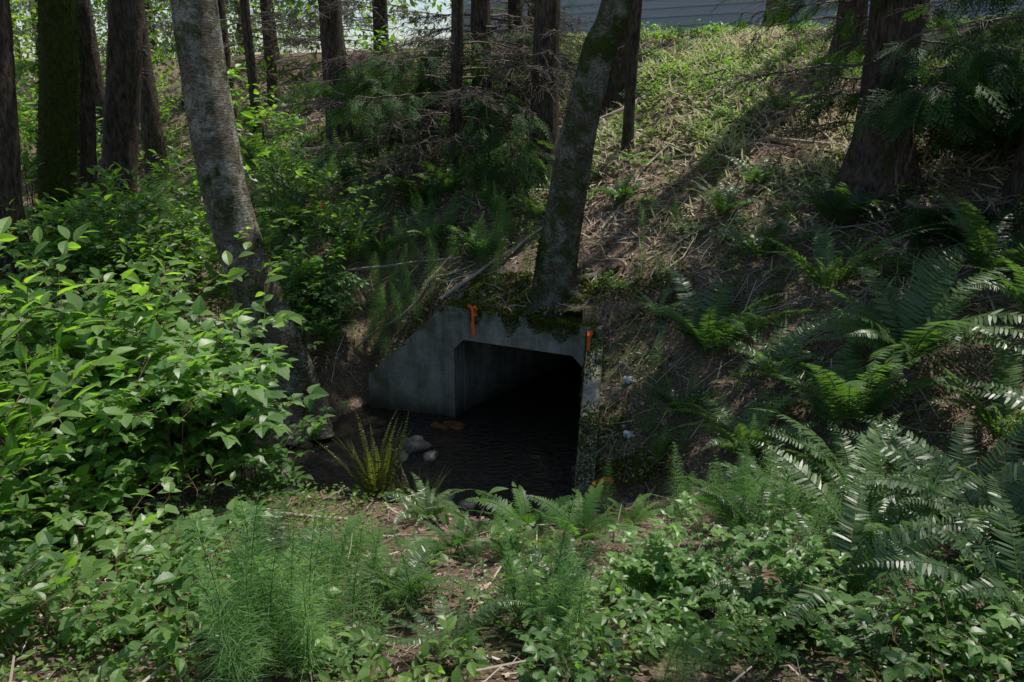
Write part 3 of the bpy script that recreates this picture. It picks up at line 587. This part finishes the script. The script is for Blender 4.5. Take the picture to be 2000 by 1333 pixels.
def conifer(z0,z1,nb,L,dens=1.0,dead=.35,azr=None,spr=.34,skip=None):
    def f(mb,Q,r):
        SP=[];SD=[];SS=[];A=[];B=[];R0=[];R1=[]
        for b in range(nb):
            z=rng.uniform(z0,z1); base=np.array([np.interp(z,Q[:,2],Q[:,i]) for i in range(3)])
            az=rng.uniform(*azr) if azr else rng.random()*2*PI
            Lb=L*rng.uniform(.5,1.1)*(1-.45*max(0,(z-6)/10)); n=10; t=np.linspace(0,1,n)[:,None]
            dr=np.array([math.cos(az),math.sin(az),0]); dp=rng.uniform(.25,.55)
            Pt=base+dr*Lb*t+np.array([0,0,1.])*Lb*(.18*t-dp*t**2+.18*t**4)+np.cumsum(rng.normal(0,.012,(n,3)),0)
            A+=list(Pt[:-1]);B+=list(Pt[1:]); rr=.018*(1-np.linspace(0,.8,n))*Lb/1.8; R0+=list(rr[:-1]);R1+=list(rr[1:])
            isd=rng.random()<dead; sx=np.array([-dr[1],dr[0],0])
            ns=int((38 if isd else 26)*dens*Lb/1.8)
            for k in range(ns):
                q=rng.uniform(.2,1)*(n-1.01); i=int(q); p0=Pt[i]+(Pt[i+1]-Pt[i])*(q-i); s=rng.choice([-1,1])
                d=norm(sx*s*rng.uniform(.4,1)+dr*rng.uniform(.3,1)+np.array([0,0,rng.uniform(-.7,-.05)])); l2=rng.uniform(.15,.5)*Lb/1.8*(1.2-.5*q/n)
                p1=p0+d*l2; A.append(p0);B.append(p1);R0.append(.005);R1.append(.0025)
                if isd:
                    for _ in range(3):
                        pm=p0+d*l2*rng.uniform(.3,.9); A.append(pm); B.append(pm+norm(d+rng.normal(0,.6,3))*l2*.6); R0.append(.004);R1.append(.002)
                else:
                    SP+= [p0+d*l2*.35,p0+d*l2*.8]; SD+=[norm(d+rng.normal(0,.3,3)-[0,0,.2]),norm(d+rng.normal(0,.3,3)-[0,0,.3])]; SS+=[spr*rng.uniform(.6,1.1),spr*rng.uniform(.7,1.2)]
        mb.sticks(A,B,R0,R1,3,.05)
        if SP:
            SP=np.array(SP);SD=np.array(SD);SS=np.array(SS); k=~(lit(SP,.3)&(SP[:,2]>4.2)&(rng.random(len(SP))<.9)); SP=SP[k];SD=SD[k];SS=SS[k]
            for j in range(3): mb.inst(SPRAYS[j],SP[j::3],frames(SD[j::3],norm(rng.normal(0,.45,SD[j::3].shape)+[0,0,1])),SS[j::3]*1.1,2)
    return f
def T_(name,x,y,r,lean=(0,0),top=16,R=2.6,nc=170,**k):
    g=gz(x,y); ex=k.pop('extra',None); sd=k.pop('seed',rng.integers(100))
    return tree(name,[g,(x+lean[0]*.3,y,g[2]+1.2),(x+lean[0],y+lean[1],g[2]+4)],[r,r*.93,r*.8],k.pop('bark','bark'),top,R,k.pop('cz',4),int(nc*.45),k.pop('sides',18),k.pop('flare',.5),.35,.06,ridge=.15,extra=ex,seed=sd,leaf=k.pop('leaf','crown'))
T_('cedar_tree',.55,11.3,.2,(.06,0),extra=conifer(3.4,5,8,1.2,.5,.8),flare=.6)
T_('slender_tree',1.66,11,.075,(.1,0),12,1.5,40,flare=.25)
T_('cedar_tree',1.75,12.9,.21,(.1,0),16,2.4,120,extra=conifer(5.2,7,6,1.3,.6,.5))
T_('cedar_tree',4.05,8.75,.28,(-.05,.1),16,2.6,150,flare=1.0,extra=conifer(3.3,6.5,42,1.8,1.3,.2))
T_('cedar_tree',5.3,8.0,.2,(0,0),15,2.4,120,extra=conifer(2.4,6,46,1.8,1.5,.08,spr=.36))
T_('cedar_tree',4.9,12.0,.2,(0,0),16,2.4,100,extra=conifer(4.6,6.5,10,1.3,1.2,.2))
T_('cedar_tree',-.35,13.6,.17,(0,0),15,2.2,90,extra=conifer(3.2,4.9,46,2.2,1.1,.65))
T_('cedar_tree',-.7,12.0,.1,(.1,0),13,2.2,60,extra=conifer(2.6,4.4,44,2.1,1.0,.75))
T_('cedar_tree',-2.9,14.5,.22,(0,0),16,2.4,90,extra=conifer(3.6,6,18,1.7,.9,.75))
T_('cedar_tree',.2,14.2,.14,(0,0),15,2.2,60,extra=conifer(4,5.5,18,1.6,.9,.7))
for (x,y,r) in [(-5.6,17,.13),(-5.0,18.2,.12),(-4.6,15.5,.1),(-3.6,17.5,.15),(-6.8,16,.2),(-2.3,16.2,.12),(-8.2,17,.18),(-7.5,20,.16),(-9.8,19,.2),(-3.9,20,.16),(-6,22,.17),(.6,16.5,.13),(-2.7,18.6,.12)]:
    T_('fir_tree',x,y,r,(rng.normal(0,.05),0),15,2.0,60,sides=12,extra=conifer(4.0,6.8,18,1.7,.6,.85,spr=.4))
for (x,y) in [(6.0,12.5),(8.0,10.5),(7.0,14.5),(9.5,12.5),(7.2,6.2),(6.1,4.2),(5.2,16.3),(6.0,9),(8,3.5),(4.9,1.9),(9.5,8.5),(3.2,2.0)]:  # alders mostly out of view, added so their crowns shade the ground
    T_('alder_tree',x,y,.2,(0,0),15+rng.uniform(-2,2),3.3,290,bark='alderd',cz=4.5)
mb=MB(); 
for i in range(90):
    x=rng.uniform(-34,16); y=rng.uniform(24,60)
    if TT(x,y)<15 and rng.random()<.3: continue
    if 16<TT(x,y)<39 and x>-6-(.35*(y-24)): continue
    if -.125<x/y<-.03: continue
    z=float(H(x,y)); tube(mb,[(x,y,z-.3),(x,y,z+6),(x+rng.normal(0,.3),y,z+15)],[.22,.17,.04],8,8,0)
    n=30; P=np.stack([x+rng.normal(0,1.5,n),y+rng.normal(0,1.5,n),z+rng.uniform(1.5,15,n)],-1)
    a=rng.random(n)*6; mb.inst(CL1,P,frames(np.stack([np.cos(a),np.sin(a),a*0],-1),[0,0,1.]),rng.uniform(.9,1.7,n),1)
n=420; x=rng.uniform(-26,-1,n); y=rng.uniform(17,40,n); k=(TT(x,y)<17)|(x<-8); x=x[k];y=y[k]; P=np.stack([x,y,H(x,y)+rng.uniform(.1,2.6,len(x))],-1); a=rng.random(len(x))*6
mb.inst(CL2,P,frames(np.stack([np.cos(a),np.sin(a),a*0],-1),[0,0,1.]),rng.uniform(1,2,len(x)),1)
obj('distant_trees',mb.mesh('distant_trees',[M['bark'],M['far']]))
# ---------------------------------------------------------------- building
bl=group('grey_building')
def bbox(name,s0,s1,t0,t1,z0,z1,mat):
    mb=MB(); c=[N2*t0+E2*s0,N2*t0+E2*s1,N2*t1+E2*s1,N2*t1+E2*s0]; V=[(*q,z0) for q in c]+[(*q,z1) for q in c]
    mb.add(V,[[0,1,2,3],[4,5,6,7],[0,1,5,4],[1,2,6,5],[2,3,7,6],[3,0,4,7]]); return obj(name,mb.mesh(name,[mat]),parent=bl)
s1=float(np.array([-1.9,36.9])@E2)
bbox('walls',s1-34,s1,27,40,4.4,11.5,M['siding']); bbox('roof',s1-34.5,s1+.5,26.5,40.5,11.51,11.9,M['asphalt'])
for i in range(22): bbox('siding_board_%d'%i,s1-34,s1+.01,26.96,26.99,4.9+i*.3,4.93+i*.3,M['siding'])
for i in range(8): bbox('window_%d'%i,s1-3-i*4,s1-1.6-i*4,26.93,26.95,7.2,8.6,M['glass'])
bbox('door',s1-31,s1-30,26.93,26.95,4.7,6.8,M['asphalt'])
# ---------------------------------------------------------------- flagging tape and litter
def ribbon(name,pts,w=.034):
    pts=np.array(pts,float); n=len(pts); T=norm(np.gradient(pts,axis=0)); V=[]
    for i in range(n):
        a=.5*i+.4; s=norm(np.cross(T[i],[math.cos(a)*.4,-1,.2])); V+=[pts[i]-s*w/2,pts[i]+s*w/2]
    mb=MB(); mb.add(V,[[2*i,2*i+1,2*i+3,2*i+2] for i in range(n-1)]); return mb
def tapes(name,loc,segs):
    mb=MB()
    for s in segs:
        r=ribbon('r',s); mb.add(r.V[0],r.F[0][0])
    obj(name,mb.mesh(name,[M['orange']]),loc)
p1=HR+E*(W-.28)-NN*.02
tapes('orange_flagging_tape',(p1[0],p1[1],1.36),[[(0,.03,.04),(0,-.01,.03),(.005,-.015,-.06),(0,-.01,-.15),(.01,-.015,-.24),(.0,-.012,-.3)],[(0,.0,.03),(.03,-.01,.06),(.05,-.01,.02),(.03,-.01,-.05)],[(0,.0,.03),(-.03,-.01,.07),(-.05,-.02,.08)]])
tapes('orange_flagging_tape',(.88,7.9,1.24),[[(0,.03,.12),(0,-.01,.08),(.0,-.015,-.03),(-.01,-.01,-.13),(.0,-.015,-.22),(-.01,-.012,-.28)],[(0,0,.05),(.03,0,.1),(.02,0,.13)]])
tapes('orange_flagging_tape',(.84,6.3,.46),[[(-.08,-.02,-.08),(-.06,0,0),(0,0,.02),(.06,.02,.03),(.12,.0,.0)],[(-.02,0,.01),(.03,-.03,.04),(.1,-.02,.05)]])
tapes('orange_flagging_tape',(-2.55,11.2,float(H(-2.55,11.2))+.75),[[(0,0,.08),(0,0,0),(.01,0,-.08),(0,0,-.14)]])
for (x,y,s) in [(1.23,7.35,.042),(1.15,6.7,.042)]:
    blob('white_litter',(x,y,float(H(x,y))+.03),(s,s*.7,s*.8),M['white'],9,3,1.2)
# ---------------------------------------------------------------- light, world, camera
el=math.asin(SUN[2]); az=math.atan2(SUN[0],SUN[1])
w=bpy.data.worlds.new('World'); scene.world=w; w.use_nodes=True; nt=w.node_tree
bg=nt.nodes['Background']; sk=nt.nodes.new('ShaderNodeTexSky'); sk.sky_type='NISHITA'; sk.sun_disc=False; sk.sun_elevation=el; sk.sun_rotation=az
nt.links.new(sk.outputs[0],bg.inputs[0]); bg.inputs[1].default_value=.14
sl=bpy.data.lights.new('sun','SUN'); sl.energy=5; sl.angle=math.radians(.55); sl.color=(1,.95,.87)
so=bpy.data.objects.new('sun',sl); scene.collection.objects.link(so); so.rotation_euler=Vector(SUN).to_track_quat('Z','Y').to_euler(); so.location=(10,8,20)
cam=bpy.data.cameras.new('camera'); cam.lens=28; cam.sensor_width=36; cam.clip_end=1000; cam.clip_start=.05
co=bpy.data.objects.new('camera',cam); scene.collection.objects.link(co); co.location=(0,0,3.8); co.rotation_euler=(math.radians(72.2),0,math.radians(-.6)); scene.camera=co
scene.view_settings.view_transform='Standard'; scene.view_settings.look='None'; scene.view_settings.exposure=0
print('verts',sum(len(m.vertices) for m in bpy.data.meshes),'objs',len(bpy.data.objects))
